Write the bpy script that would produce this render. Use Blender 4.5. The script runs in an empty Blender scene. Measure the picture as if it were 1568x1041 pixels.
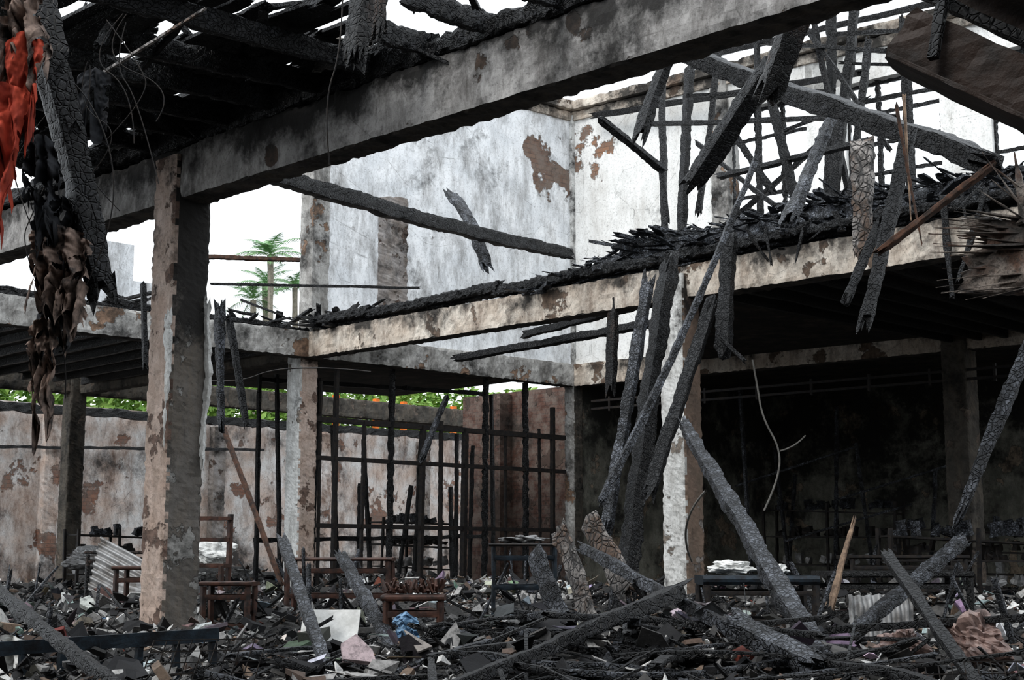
import bpy, math, random
from mathutils import Vector, Matrix, noise
R=random.Random(7)
scene=bpy.context.scene
V=Vector
def nz(x,y,z): return noise.noise(V((x,y,z)))

# ------------------------------------------------------------ mesh helpers
class Geo:
    def __init__(s): s.v=[];s.f=[];s.m=[];s.c=[]
    def face(s,f,mi=0,col=(1,1,1)): s.f.append(f);s.m.append(mi);s.c.append(col)
def mk(name,G,mats,smooth=False,parent=None):
    me=bpy.data.meshes.new(name)
    me.from_pydata([tuple(q) for q in G.v],[],G.f)
    me.polygons.foreach_set('material_index',G.m)
    if smooth: me.polygons.foreach_set('use_smooth',[True]*len(G.f))
    if any(c!=(1,1,1) for c in G.c):
        a=me.color_attributes.new('Col','FLOAT_COLOR','CORNER')
        buf=[]
        for f,c in zip(G.f,G.c):
            for _ in f: buf+= [c[0],c[1],c[2],1.0]
        a.data.foreach_set('color',buf)
    me.update()
    ob=bpy.data.objects.new(name,me)
    scene.collection.objects.link(ob)
    for m in (mats if isinstance(mats,(list,tuple)) else [mats]): me.materials.append(m)
    if parent: ob.parent=parent
    return ob
def empty(name,loc=(0,0,0)):
    e=bpy.data.objects.new(name,None);scene.collection.objects.link(e);return e

def bar(G,p0,p1,w,h,seg=None,k=3,amp=0.0,jag=0.0,bend=0.0,t0=1.0,t1=1.0,roll=0.0,round_=0.0,mi=0,col=(1,1,1),fr=6.0,smi=None,up=None,wv=0.0):
    p0=V(p0);p1=V(p1);d=p1-p0;L=d.length
    if L<1e-5:return
    d.normalize()
    u=V(up) if up else (V((0,0,1)) if abs(d.z)<.9 else V((.7,.7,0)))
    s=d.cross(u).normalized();n=s.cross(d).normalized()
    if roll:
        q=Matrix.Rotation(roll,3,d);s=q@s;n=q@n
    if seg is None: seg=max(2,min(90,int(L/max(.05,w*.6))))
    ring=[]
    cs=[(-.5,-.5),(.5,-.5),(.5,.5),(-.5,.5)]
    for i in range(4):
        a=cs[i];b=cs[(i+1)%4]
        for j in range(k):
            t=j/k;x=a[0]+(b[0]-a[0])*t;y=a[1]+(b[1]-a[1])*t
            if j==0: x*=1-round_;y*=1-round_
            ring.append((x,y,j==0,i))
    nr=len(ring);base=len(G.v);sd=R.random()*100
    for i in range(seg+1):
        t=i/seg;sc=t0+(t1-t0)*t
        if wv: sc*=1+wv*1.6*nz(t*L*3,sd,0)+wv*nz(t*L*9,sd,4)
        c=p0+d*(L*t)
        if wv: c=c+s*(w*wv*1.5*nz(t*L*1.5,sd,9))+n*(w*wv*1.5*nz(t*L*1.5,sd,17))
        if bend: c=c+n*(bend*math.sin(math.pi*t))
        for (x,y,cor,_) in ring:
            P=c+s*(x*w*sc)+n*(y*h*sc)
            if amp:
                a=nz(P.x*fr+sd,P.y*fr,P.z*fr)
                b=nz(P.x*fr*3.1,P.y*fr*3.1+sd,P.z*fr*3.1)
                k2=1.0 if not cor else 1.8
                rr=V((0,0,0))+s*x+n*y
                if rr.length>0: rr.normalize()
                P=P-rr*(amp*k2*(abs(a)*1.2+.5*b))
            if jag and (i==0 or i==seg):
                P=P+d*(R.uniform(-jag,jag))
            G.v.append(P)
    for i in range(seg):
        for j in range(nr):
            a=base+i*nr+j;b=base+i*nr+(j+1)%nr
            m=mi if smi is None else smi[ring[j][3]]
            G.face((a,b,b+nr,a+nr),m,col)
    for e,i in ((0,0),(1,seg)):
        c=V((0,0,0))
        for j in range(nr): c+=G.v[base+i*nr+j]
        c/=nr
        if jag: c=c+d*(R.uniform(-jag,jag)*1.2)
        G.v.append(c);ci=len(G.v)-1
        for j in range(nr):
            a=base+i*nr+j;b=base+i*nr+(j+1)%nr
            G.face((ci,b,a) if e==0 else (ci,a,b),mi,col)
def box(G,x0,x1,y0,y1,z0,z1,mi=0,col=(1,1,1)):
    b=len(G.v)
    for z in (z0,z1):
        for (x,y) in ((x0,y0),(x1,y0),(x1,y1),(x0,y1)): G.v.append(V((x,y,z)))
    for f in ((0,3,2,1),(4,5,6,7),(0,1,5,4),(1,2,6,5),(2,3,7,6),(3,0,4,7)): G.face(tuple(b+i for i in f),mi,col)
def wallseg(G,p,q,z0,z1,th,mi=0):
    bar(G,(p[0],p[1],(z0+z1)/2),(q[0],q[1],(z0+z1)/2),th,z1-z0,seg=max(2,int((V(q)-V(p)).length/.4)),k=3,mi=mi)
def timber(name,p0,p1,w,h=None,mat=None,**k):
    G=Geo();h=(h or w*.8)*.8;w=w*.95
    a=dict(amp=w*.07,jag=w*.9,round_=.03,roll=R.uniform(-.3,.3),k=5,fr=min(14,1.1/w),seg=max(6,min(110,int((V(p1)-V(p0)).length/.035))),wv=.11)
    a.update(k)
    bar(G,p0,p1,w,h,**a)
    return mk(name,G,mat or CHAR)

# ------------------------------------------------------------ structural grid (metres)
U=V((.717,-.697,0));VV=V((.707,.707,0))
A=V((-2.88,12.12,0));B=V((-3.3,22.25,0));C=V((2.02,16.9,0));D=V((1.13,26.0,0));E=V((6.75,21.3,0))
P=V((-8.2,17.6,0));F=V((-8.4,27.2,0))
ZB,ZT=4.0,4.42
un=(C-B).normalized();ud=(E-D).normalized();vd=(B-D).normalized()
K=D+V((.0,.12,0));ZW=9.15
W0=V((-5.7,36,0))

# ------------------------------------------------------------ materials
def newmat(name):
    m=bpy.data.materials.new(name);m.use_nodes=True
    nt=m.node_tree;b=nt.nodes['Principled BSDF'];return m,nt,b
def nd(nt,t,**k):
    n=nt.nodes.new(t)
    for a,v in k.items():
        try: setattr(n,a,v)
        except Exception: n.inputs[a].default_value=v
    return n
def tex(nt,kind,scale,detail=6,rough=.6,stretch=None,off=0):
    tc=nd(nt,'ShaderNodeTexCoord');mp=nd(nt,'ShaderNodeMapping')
    mp.inputs['Location'].default_value=(off,off*.7,off*.3)
    if stretch: mp.inputs['Scale'].default_value=stretch
    nt.links.new(tc.outputs['Object'],mp.inputs['Vector'])
    if kind=='n':
        n=nd(nt,'ShaderNodeTexNoise');n.inputs['Scale'].default_value=scale;n.inputs['Detail'].default_value=detail;n.inputs['Roughness'].default_value=rough
        nt.links.new(mp.outputs[0],n.inputs['Vector']);return n.outputs['Fac']
    n=nd(nt,'ShaderNodeTexVoronoi',feature='DISTANCE_TO_EDGE');n.inputs['Scale'].default_value=scale
    nt.links.new(mp.outputs[0],n.inputs['Vector']);return n.outputs['Distance']
def ramp(nt,src,stops):
    r=nd(nt,'ShaderNodeValToRGB');e=r.color_ramp.elements
    while len(e)<len(stops): e.new(.5)
    for i,(p,c) in enumerate(stops):
        e[i].position=p;e[i].color=(c,c,c,1) if isinstance(c,(int,float)) else (*c,1)
    nt.links.new(src,r.inputs[0]);return r.outputs[0]
def mix(nt,f,a,b,mode='MIX'):
    n=nd(nt,'ShaderNodeMix',data_type='RGBA',blend_type=mode)
    if isinstance(f,(int,float)): n.inputs[0].default_value=f
    else: nt.links.new(f,n.inputs[0])
    for s,i in ((a,6),(b,7)):
        if isinstance(s,tuple): n.inputs[i].default_value=(*s,1)
        else: nt.links.new(s,n.inputs[i])
    return n.outputs[2]
def mth(nt,op,a,b,clamp=False):
    n=nd(nt,'ShaderNodeMath',operation=op,use_clamp=clamp)
    for s,i in ((a,0),(b,1)):
        if isinstance(s,(int,float)): n.inputs[i].default_value=s
        else: nt.links.new(s,n.inputs[i])
    return n.outputs[0]
def bump(nt,b,h,st,dist=.02):
    n=nd(nt,'ShaderNodeBump');n.inputs['Strength'].default_value=st;n.inputs['Distance'].default_value=dist
    nt.links.new(h,n.inputs['Height'])
    nt.links.new(n.outputs[0],b.inputs['Normal'])
def zmask(nt,z0,z1):
    g=nd(nt,'ShaderNodeNewGeometry');s=nd(nt,'ShaderNodeSeparateXYZ');nt.links.new(g.outputs['Position'],s.inputs[0])
    r=nd(nt,'ShaderNodeMapRange');r.inputs[1].default_value=z0;r.inputs[2].default_value=z1
    nt.links.new(s.outputs[2],r.inputs[0]);return r.outputs[0]
def spotmask(nt,p,r):
    g=nd(nt,'ShaderNodeNewGeometry');d=nd(nt,'ShaderNodeVectorMath',operation='DISTANCE')
    nt.links.new(g.outputs['Position'],d.inputs[0]);d.inputs[1].default_value=p
    m=nd(nt,'ShaderNodeMapRange');m.inputs[1].default_value=r;m.inputs[2].default_value=r*.3;m.inputs[3].default_value=0;m.inputs[4].default_value=1
    nt.links.new(d.outputs['Value'],m.inputs[0]);return m.outputs[0]

def charmat(name,base,ash_sheen,ash_sheen_lo=.5,ash_sheen_hi=.7,rough=.42,sc=30,wood=None):
    m,nt,b=newmat(name)
    v=tex(nt,'v',sc);crack=ramp(nt,v,[(0,0),(.1,1)])
    v2=tex(nt,'v',sc*.37,off=4);crack2=ramp(nt,v2,[(0,0),(.05,1)])
    cr=mth(nt,'MULTIPLY',crack,crack2)
    n=tex(nt,'n',6,10,.75);mk_=ramp(nt,n,[(ash_sheen_lo,0),(ash_sheen_hi,1)])
    n2=tex(nt,'n',60,6,.75)
    c=mix(nt,mk_,base,ash_sheen)  # pale patches: ash tone plus sky sheen painted into the char colour
    if wood:
        w=ramp(nt,tex(nt,'n',3,5,.6,off=9),[(.5,0),(.58,1)])
        c=mix(nt,w,c,wood)
    c=mix(nt,mth(nt,'MULTIPLY',mth(nt,'SUBTRACT',1.0,cr),.85),c,(.004,.004,.004))
    c=mix(nt,ramp(nt,n2,[(.48,0),(.60,.8)]),c,(base[0]*.4,base[1]*.4,base[2]*.4))
    nt.links.new(c,b.inputs['Base Color'])
    b.inputs['Roughness'].default_value=rough
    b.inputs['Specular IOR Level'].default_value=.6
    h=mth(nt,'ADD',mth(nt,'MULTIPLY',cr,.9),mth(nt,'MULTIPLY',n2,.7))
    bump(nt,b,h,1.0,.012)
    return m
CHAR=charmat('charred_wood',(.006,.006,.007),(.046,.050,.058))
CHARG=charmat('charred_wood_ash_sheen',(.014,.015,.018),(.19,.205,.235),.43,.61)  # blue-grey tone carries painted sky sheen as well as ash
CHARB=charmat('charred_wood_brown',(.010,.009,.009),(.045,.042,.038),.5,.7,wood=(.06,.03,.018))
CHARL=charmat('half_burnt_wood',(.06,.055,.05),(.50,.46,.43),.38,.58,sc=14,wood=(.2,.13,.09))
CHARD=charmat('charred_wood_dark',(.006,.006,.006),(.025,.025,.027))
SPL=charmat('splintered_wood',(.15,.12,.10),(.42,.36,.31),.35,.6,sc=3,wood=(.16,.09,.06))

def plaster(name,c1,c2,under,peel=.6,soot=.6,sootcol=(.02,.019,.018),zs=None,zp=None,stain=(.2,.16,.12),brick=False,off=0,sc=1.0,dirt=.5,sw=.14,spots=()):
    m,nt,b=newmat(name)
    a=tex(nt,'n',1.6*sc,8,.65,off=off)
    c=mix(nt,ramp(nt,a,[(.38,0),(.62,1)]),c1,c2)
    st=tex(nt,'n',3*sc,10,.78,stretch=(1,1,.35),off=off+3)
    c=mix(nt,mth(nt,'MULTIPLY',ramp(nt,st,[(.45,0),(.66,1)]),dirt),c,stain)
    pn=tex(nt,'n',1.3*sc,8,.62,off=off+11)
    if zp: pn=mth(nt,'ADD',pn,mth(nt,'MULTIPLY',zmask(nt,zp[0],zp[1]),zp[2]))
    for (p,r) in spots: pn=mth(nt,'ADD',pn,mth(nt,'MULTIPLY',spotmask(nt,p,r),.22))
    pm=ramp(nt,pn,[(peel,0),(peel+.008,1)])
    rim=ramp(nt,pn,[(peel-.012,0),(peel-.002,1),(peel+.004,0)])
    if brick:
        tc=nd(nt,'ShaderNodeTexCoord')
        sx=nd(nt,'ShaderNodeSeparateXYZ');nt.links.new(tc.outputs['Object'],sx.inputs[0])
        cb=nd(nt,'ShaderNodeCombineXYZ')
        nt.links.new(mth(nt,'MULTIPLY',sx.outputs[0],1.4),cb.inputs[0]);nt.links.new(sx.outputs[2],cb.inputs[1])
        bt=nd(nt,'ShaderNodeTexBrick');bt.inputs['Scale'].default_value=1
        bt.inputs['Brick Width'].default_value=.24;bt.inputs['Row Height'].default_value=.085;bt.inputs['Mortar Size'].default_value=.008
        bt.inputs['Color1'].default_value=(*under,1);bt.inputs['Color2'].default_value=(under[0]*.7,under[1]*.65,under[2]*.65,1);bt.inputs['Mortar'].default_value=(under[0]*.5,under[1]*.55,under[2]*.6,1)
        nt.links.new(cb.outputs[0],bt.inputs['Vector'])
        ub=mix(nt,ramp(nt,tex(nt,'n',4,8,.7,off=off),[(.40,0),(.60,.85)]),bt.outputs['Color'],(.22,.18,.155))
    else: ub=mix(nt,ramp(nt,tex(nt,'n',12,6,.7,off=off),[(.4,0),(.62,1)]),under,(under[0]*.5,under[1]*.5,under[2]*.5))
    c=mix(nt,pm,c,ub)
    c=mix(nt,mth(nt,'MULTIPLY',rim,.6),c,(.04,.035,.03))
    sn=tex(nt,'n',1.0*sc,10,.72,off=off+21)
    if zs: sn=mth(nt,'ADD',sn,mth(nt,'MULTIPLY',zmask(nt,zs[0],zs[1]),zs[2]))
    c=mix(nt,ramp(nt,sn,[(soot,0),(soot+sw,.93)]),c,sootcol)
    c=mix(nt,ramp(nt,tex(nt,'n',30,7,.85,off=off),[(.53,0),(.66,.6)]),c,(.05,.045,.04))
    ck=ramp(nt,mth(nt,'ADD',tex(nt,'v',.9*sc,off=off),mth(nt,'MULTIPLY',tex(nt,'n',6*sc,5,.7),.03)),[(.012,.5),(.020,0)])
    c=mix(nt,ck,c,(.05,.045,.04))
    nt.links.new(c,b.inputs['Base Color']);b.inputs['Roughness'].default_value=.88
    h=mth(nt,'SUBTRACT',mth(nt,'MULTIPLY',tex(nt,'n',30,6,.7),.35),mth(nt,'MULTIPLY',pm,.8))
    bump(nt,b,h,.8,.02)
    return m
kb=K+vd*.5;kr=K+ud*.55
P_WALLUP=plaster('scorched_white_plaster',(.95,.96,.97),(.76,.78,.80),(.24,.16,.12),peel=.72,soot=.555,zp=(7.6,9.2,.06),brick=True,stain=(.20,.19,.18),off=2,dirt=.75,spots=[((kb.x,kb.y,8.2),1.05),((kb.x-2.2,kb.y-2.0,6.2),.5)])
P_WALLUP2=plaster('white_plaster',(.93,.93,.91),(.84,.84,.82),(.38,.22,.14),peel=.71,soot=.61,zp=(7.6,9.2,.08),brick=True,stain=(.40,.37,.33),off=5,spots=[((kr.x,kr.y,8.3),.9)])
P_BEAM1=plaster('sooty_concrete',(.46,.445,.43),(.28,.27,.26),(.12,.085,.065),peel=.64,soot=.495,zs=(4.15,4.48,.16),off=1,sc=1.6,stain=(.08,.072,.065),dirt=.85,spots=[((-.28,9.25,4.34),.15),((-.08,9.05,4.36),.13),((.35,8.7,4.38),.11),((-1.9,11.0,4.1),.15)])
P_BEAM2=plaster('cream_painted_concrete',(.74,.68,.60),(.56,.48,.40),(.22,.16,.12),peel=.60,soot=.545,zs=(4.15,4.42,.14),off=8,sc=1.4,dirt=.75,stain=(.16,.11,.08))
P_BEAM3=plaster('grey_painted_concrete',(.52,.51,.49),(.34,.33,.31),(.3,.2,.14),peel=.60,soot=.50,off=14,sc=1.4,dirt=.8,stain=(.1,.09,.08))
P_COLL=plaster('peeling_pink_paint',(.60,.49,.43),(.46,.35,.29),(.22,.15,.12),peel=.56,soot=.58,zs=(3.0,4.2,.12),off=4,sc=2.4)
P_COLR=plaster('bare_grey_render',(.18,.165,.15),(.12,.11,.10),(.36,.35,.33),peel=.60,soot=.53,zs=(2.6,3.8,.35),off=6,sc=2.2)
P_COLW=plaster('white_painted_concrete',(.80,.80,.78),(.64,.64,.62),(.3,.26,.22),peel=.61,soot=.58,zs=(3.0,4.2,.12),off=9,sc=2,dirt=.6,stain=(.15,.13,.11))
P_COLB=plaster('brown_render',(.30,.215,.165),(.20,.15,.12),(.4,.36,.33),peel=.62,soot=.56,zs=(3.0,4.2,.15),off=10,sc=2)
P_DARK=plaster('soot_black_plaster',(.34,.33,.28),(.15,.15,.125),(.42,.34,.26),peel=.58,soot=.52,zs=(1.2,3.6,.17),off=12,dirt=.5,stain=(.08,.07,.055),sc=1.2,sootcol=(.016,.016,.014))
P_DARKC=plaster('sooty_column',(.13,.117,.10),(.065,.06,.052),(.20,.16,.13),peel=.6,soot=.50,off=13,sc=2)
P_SOFF=plaster('dark_soffit',(.10,.092,.085),(.05,.046,.043),(.14,.13,.12),peel=.64,soot=.47,off=3,sc=2.5)  # darker tone used on beam undersides
P_BACK=plaster('faded_boundary_plaster',(.74,.72,.70),(.62,.50,.43),(.36,.20,.14),peel=.59,soot=.545,zs=(1.9,.5,.10),brick=True,off=16,sc=.9,stain=(.24,.16,.12),dirt=.9,sootcol=(.045,.04,.038))  # soot patches; lower part also darkened in the colour to dim the back
P_CEIL=plaster('smoked_ceiling',(.03,.028,.026),(.015,.014,.013),(.05,.045,.04),peel=.65,soot=.48,off=18)
P_BRK=plaster('smoked_brick',(.12,.085,.07),(.09,.06,.05),(.15,.08,.06),peel=.45,soot=.52,brick=True,off=19)
P_UPB=plaster('scorched_brown_plaster',(.20,.17,.15),(.36,.34,.33),(.14,.10,.08),peel=.58,soot=.50,off=23,sc=1.5)

def simple(name,col,rough=.7,var=.4,sc=12,metal=0,bs=.3,col2=None):
    m,nt,b=newmat(name)
    c2=col2 or tuple(q*(1-var) for q in col)
    c=mix(nt,ramp(nt,tex(nt,'n',sc,8,.7),[(.4,0),(.62,1)]),col,c2)
    nt.links.new(c,b.inputs['Base Color']);b.inputs['Roughness'].default_value=rough;b.inputs['Metallic'].default_value=metal
    bump(nt,b,tex(nt,'n',sc*3,5,.7),bs,.01);return m
M_IRON=simple('burnt_iron',(.018,.018,.02),.6,.5,20,.3,col2=(.045,.035,.028))
M_RAIL=simple('blue_black_iron',(.03,.045,.06),.5,.5,9,.3,col2=(.015,.015,.017))
M_RUST=simple('rusty_steel',(.13,.065,.04),.8,.5,14,col2=(.04,.03,.025))
M_RED=simple('red_cloth',(.44,.07,.035),.9,.3,6,col2=(.22,.03,.018))
M_CLBR=simple('scorched_cloth',(.30,.22,.18),.9,.5,9,col2=(.03,.025,.023))
M_CLDK=simple('dark_cloth',(.03,.032,.037),.9,.5,9,col2=(.012,.012,.014))
M_TBL=simple('red_brown_wood',(.10,.045,.03),.6,.5,8,col2=(.022,.016,.014))
M_CORR=simple('galvanised_sheet',(.34,.34,.34),.5,.4,4,.4,col2=(.12,.11,.10))
M_WHITE=simple('white_board',(.80,.80,.78),.5,.1,5,col2=(.5,.5,.48))
M_BLUE=simple('blue_plastic',(.24,.40,.58),.5,.3,8)
M_SACK=simple('brown_plastic_sack',(.34,.24,.21),.4,.5,7,col2=(.10,.07,.065))
M_PALE=simple('pale_wood',(.42,.3,.21),.7,.5,9,col2=(.10,.07,.055))
M_LEAF=simple('foliage',(.12,.26,.04),.6,.5,4,col2=(.26,.38,.09))
M_PALM=simple('palm_leaf',(.12,.26,.10),.6,.5,2,col2=(.24,.38,.18))
M_TRUNK=simple('palm_trunk',(.3,.27,.22),.9)
M_OR=simple('orange_paint',(.75,.2,.02),.6,.2)
M_BOX=simple('burnt_board',(.008,.007,.006),.6,.5,3,col2=(.035,.018,.011),bs=.6)
M_FLOOR=simple('sooty_floor',(.035,.032,.03),.9,.5,3)
m,nt,b=newmat('rubble_fragments');M_RUB=m
at=nd(nt,'ShaderNodeAttribute',attribute_name='Col')
c=mix(nt,ramp(nt,tex(nt,'n',22,6,.75),[(.46,0),(.68,.7)]),at.outputs['Color'],(.02,.02,.02))
nt.links.new(c,b.inputs['Base Color']);b.inputs['Roughness'].default_value=.75
bump(nt,b,tex(nt,'n',40,6,.7),.5,.01)
M_MOUND=simple('ash_and_debris',(.024,.023,.022),.85,.5,14,col2=(.11,.105,.10),bs=1.0)

def beam(name,p,q,zb,zt,w,mat,soffit=None):
    G=Geo();L=(q-p).length
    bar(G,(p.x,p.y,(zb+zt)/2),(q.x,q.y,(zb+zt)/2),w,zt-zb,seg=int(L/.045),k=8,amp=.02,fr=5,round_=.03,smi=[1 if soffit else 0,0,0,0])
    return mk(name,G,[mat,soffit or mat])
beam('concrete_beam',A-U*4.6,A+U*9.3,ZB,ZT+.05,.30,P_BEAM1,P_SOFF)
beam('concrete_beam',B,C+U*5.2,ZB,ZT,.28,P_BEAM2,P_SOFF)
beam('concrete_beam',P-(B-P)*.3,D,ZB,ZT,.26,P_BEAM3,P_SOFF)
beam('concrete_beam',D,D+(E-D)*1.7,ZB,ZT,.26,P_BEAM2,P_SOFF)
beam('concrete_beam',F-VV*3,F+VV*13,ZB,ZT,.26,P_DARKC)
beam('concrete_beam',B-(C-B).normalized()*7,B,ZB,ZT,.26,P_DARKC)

def column(name,c,s,z0,z1,ml,mr):
    G=Geo()
    bar(G,(c.x,c.y,z0),(c.x,c.y,z1),s,s,seg=int((z1-z0)/.03),k=9,amp=.012,fr=10,round_=.05,up=(.707,.707,0))
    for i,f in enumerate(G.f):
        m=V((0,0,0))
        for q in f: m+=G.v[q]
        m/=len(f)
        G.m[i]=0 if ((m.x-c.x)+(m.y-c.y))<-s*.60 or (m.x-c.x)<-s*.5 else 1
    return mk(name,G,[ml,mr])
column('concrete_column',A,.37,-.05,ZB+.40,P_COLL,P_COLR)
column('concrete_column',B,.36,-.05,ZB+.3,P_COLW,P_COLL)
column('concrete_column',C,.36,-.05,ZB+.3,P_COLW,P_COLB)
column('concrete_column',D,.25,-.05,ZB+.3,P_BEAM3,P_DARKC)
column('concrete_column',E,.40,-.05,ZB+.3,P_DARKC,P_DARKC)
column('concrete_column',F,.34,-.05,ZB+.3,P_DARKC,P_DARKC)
G=Geo()
bar(G,(A.x+.255,A.y-.03,1.75),(A.x+.27,A.y-.03,3.15),.07,.04,seg=40,k=3,amp=.012,fr=12,jag=.08,wv=.4)
bar(G,(A.x-.02,A.y-.27,1.9),(A.x-.01,A.y-.27,3.0),.06,.03,seg=40,k=3,amp=.012,fr=12,jag=.08,wv=.5)
mk('peeling_plaster_strips',G,P_COLW)

def slab(name,pts,z0,z1,mat):
    G=Geo();b=len(pts)
    for z in (z0,z1):
        for p in pts: G.v.append(V((p.x,p.y,z)))
    G.face(tuple(range(b))[::-1]);G.face(tuple(range(b,2*b)))
    for i in range(b):
        j=(i+1)%b;G.face((i,j,b+j,b+i))
    return mk(name,G,mat)
slab('ceiling_left_bay',[P-(B-P)*.6,B,D,D-un*5.2+VV*.1,F-VV*3.4],4.25,4.36,P_CEIL)
slab('ceiling_right_bay',[C-U*.1+VV*.1,C+U*5.2,E+U*2.0,D+ud*1.6],4.26,4.38,P_CEIL)
slab('ceiling_dark_room',[D,D+ud*9,D+ud*9+VV*8,D+VV*8],4.26,4.38,P_CEIL)
slab('unseen_ceiling_near',[V((-11,-8,0)),V((10,-8,0)),V((10,2.6,0)),V((-11,2.6,0))],4.4,4.55,P_CEIL)  # unseen ceiling and walls around the camera, added to cut flat frontal light
G=Geo();wallseg(G,V((-11,-8,0)),V((10,-8,0)),-.1,4.5,.2);mk('unseen_wall_near_back',G,P_DARK)
G=Geo();wallseg(G,V((10,-8,0)),V((10,9,0)),-.1,4.5,.2);mk('unseen_wall_near_right',G,P_DARK)
G=Geo();wallseg(G,V((-11,-8,0)),V((-11,10,0)),-.1,4.5,.2);mk('unseen_wall_near_left',G,P_DARK)
G=Geo()
for i in range(11):
    t=.5*i
    p=C+U*t;q=E+U*t*.8
    bar(G,(p.x,p.y,4.2),(q.x,q.y,4.2),.07,.16,seg=12,amp=.01)
for i in range(13):
    p=P+(B-P)*(.02+i*.085);q=p-un*6.5
    bar(G,(p.x,p.y,4.2),(q.x,q.y,4.2),.07,.14,seg=12,amp=.01)
mk('charred_ceiling_joists',G,CHARD)

# ------------------------------------------------------------ walls of upper storey
G=Geo()
wallseg(G,K,K+vd*5.75,4.42,ZW,.24)
mk('wall_upper_back',G,P_WALLUP)
G=Geo()
def ws(t0,t1,z0,z1): wallseg(G,K+ud*t0,K+ud*t1,z0,z1,.24)
ws(.1,3.5,4.42,ZW);ws(3.5,5.0,4.42,6.5);ws(5.0,5.7,4.42,ZW);ws(5.7,7.3,4.42,6.5);ws(7.3,8.1,4.42,ZW);ws(8.1,9.6,4.42,6.5);ws(9.6,12,4.42,ZW)
ws(3.5,9.6,8.55,ZW)
mk('wall_upper_right',G,P_WALLUP2)
G=Geo()
for a,b_ in ((3.5,5.0),(5.7,7.3),(8.1,9.6)):
    for k in range(4):
        t=a+(b_-a)*k/3;p=K+ud*t;bar(G,(p.x,p.y,6.5),(p.x,p.y,8.55),.08,.08,seg=50,amp=.02,fr=12)
    for z in (6.5,7.0,7.5,8.0,8.5):
        p=K+ud*a;q=K+ud*b_;bar(G,(p.x,p.y,z),(q.x,q.y,z),.06,.06,seg=30,amp=.012)
mk('window_1_burnt_muntins',G,CHAR)
G=Geo()
n1=V((-vd.y,vd.x,0)); n1=n1 if n1.y<0 else -n1
n2=V((-ud.y,ud.x,0)); n2=n2 if n2.y<0 else -n2
for z,th,o in ((ZW-.02,.30,.03),(ZW+.16,.42,.08)):
    a=K+n1*o;bar(G,(a.x,a.y,z),((a+vd*5.8).x,(a+vd*5.8).y,z),th,.18,seg=90,k=4,amp=.025)
    a=K+n2*o;bar(G,(a.x,a.y,z),((a+ud*12).x,(a+ud*12).y,z),th,.18,seg=120,k=4,amp=.025)
mk('trim_1_cornice',G,P_BEAM2)
def pier(G,p,s,z0,z1): bar(G,(p.x,p.y,z0),(p.x,p.y,z1),s,s,seg=60,k=4,amp=.02,up=(.707,.707,0))
G=Geo();pier(G,K+V((0,-.16,0)),.14,4.4,ZW);mk('trim_2_corner_pipe',G,P_COLW)
G=Geo();pier(G,K+vd*5.65,.34,4.4,ZW);mk('upper_pilaster',G,P_BEAM3)
G=Geo();pier(G,K+ud*3.35,.36,4.4,ZW);mk('upper_pilaster',G,P_BEAM3)
G=Geo();q=K+vd*4.2+n1*.09;bar(G,(q.x,q.y,4.4),(q.x,q.y,6.9),.60,.12,seg=60,k=6,amp=.03,up=tuple(n1),jag=.05);mk('upper_pilaster',G,P_UPB)
tb=timber
tb('charred_purlin',(1.5,25.3,8.95),(5.6,21.9,8.6),.14,.14,CHAR)
tb('charred_purlin',(3.4,23.6,9.5),(7.0,20.6,9.4),.12,.12,CHAR)
G=Geo();wallseg(G,V((-8.1,26.4,0)),V((-6.6,27.9,0)),4.38,6.2,.2);wallseg(G,V((-8.1,26.4,0)),V((-7.4,27.1,0)),6.2,6.9,.2);mk('wall_upper_remnant',G,P_WALLUP)

# ------------------------------------------------------------ boundary wall and dark room walls
G=Geo()
wallseg(G,W0-VV*11,W0+VV*11,-.1,4.25,.25);mk('wall_boundary',G,P_BACK)
for t in (-6.5,-2.2,1.0,4.4):
    G=Geo();p=W0+VV*t+V((.12,-.12,0));pier(G,p,.34,-.05,4.0);mk('wall_pilaster',G,P_UPB if t in(-2.2,4.4) else P_BACK)
G=Geo();a=W0-VV*9.5+V((.5,-.5,0));b_=W0+VV*6+V((.5,-.5,0));bar(G,(a.x,a.y,4.05),(b_.x,b_.y,4.15),.14,.2,seg=120,k=3,amp=.03,wv=.2);mk('charred_lintel_beam',G,CHARD)
G=Geo();a=W0-VV*9.5+V((.3,-.3,0));b_=W0-VV*1+V((.3,-.3,0));bar(G,(a.x,a.y,3.15),(b_.x,b_.y,3.5),.05,.07,seg=60,k=2,amp=.01,wv=.2);mk('charred_batten',G,CHARD)
DR=D+VV*6
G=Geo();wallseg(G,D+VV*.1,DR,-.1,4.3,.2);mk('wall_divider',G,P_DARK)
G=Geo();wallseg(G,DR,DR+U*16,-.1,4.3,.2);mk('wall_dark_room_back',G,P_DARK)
G=Geo();q=E+U*6.5  # wall out of view, its openings added to let daylight into the room
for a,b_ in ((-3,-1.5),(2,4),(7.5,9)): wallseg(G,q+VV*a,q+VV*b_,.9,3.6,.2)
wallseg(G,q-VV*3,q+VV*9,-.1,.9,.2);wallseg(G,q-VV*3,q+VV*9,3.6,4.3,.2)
mk('unseen_wall_dark_room_right',G,P_COLB)
G=Geo();wallseg(G,V((-1.0,31.0,0)),V((1.3,28.7,0)),-.1,4.35,.2);mk('wall_partition_stub',G,P_BRK)
G=Geo();pier(G,V((-.25,29.9,0)),.42,-.05,4.3);mk('brick_pier',G,P_BRK)
G=Geo();box(G,-30,30,-9,60,-.12,0);mk('floor',G,M_FLOOR)

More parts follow.
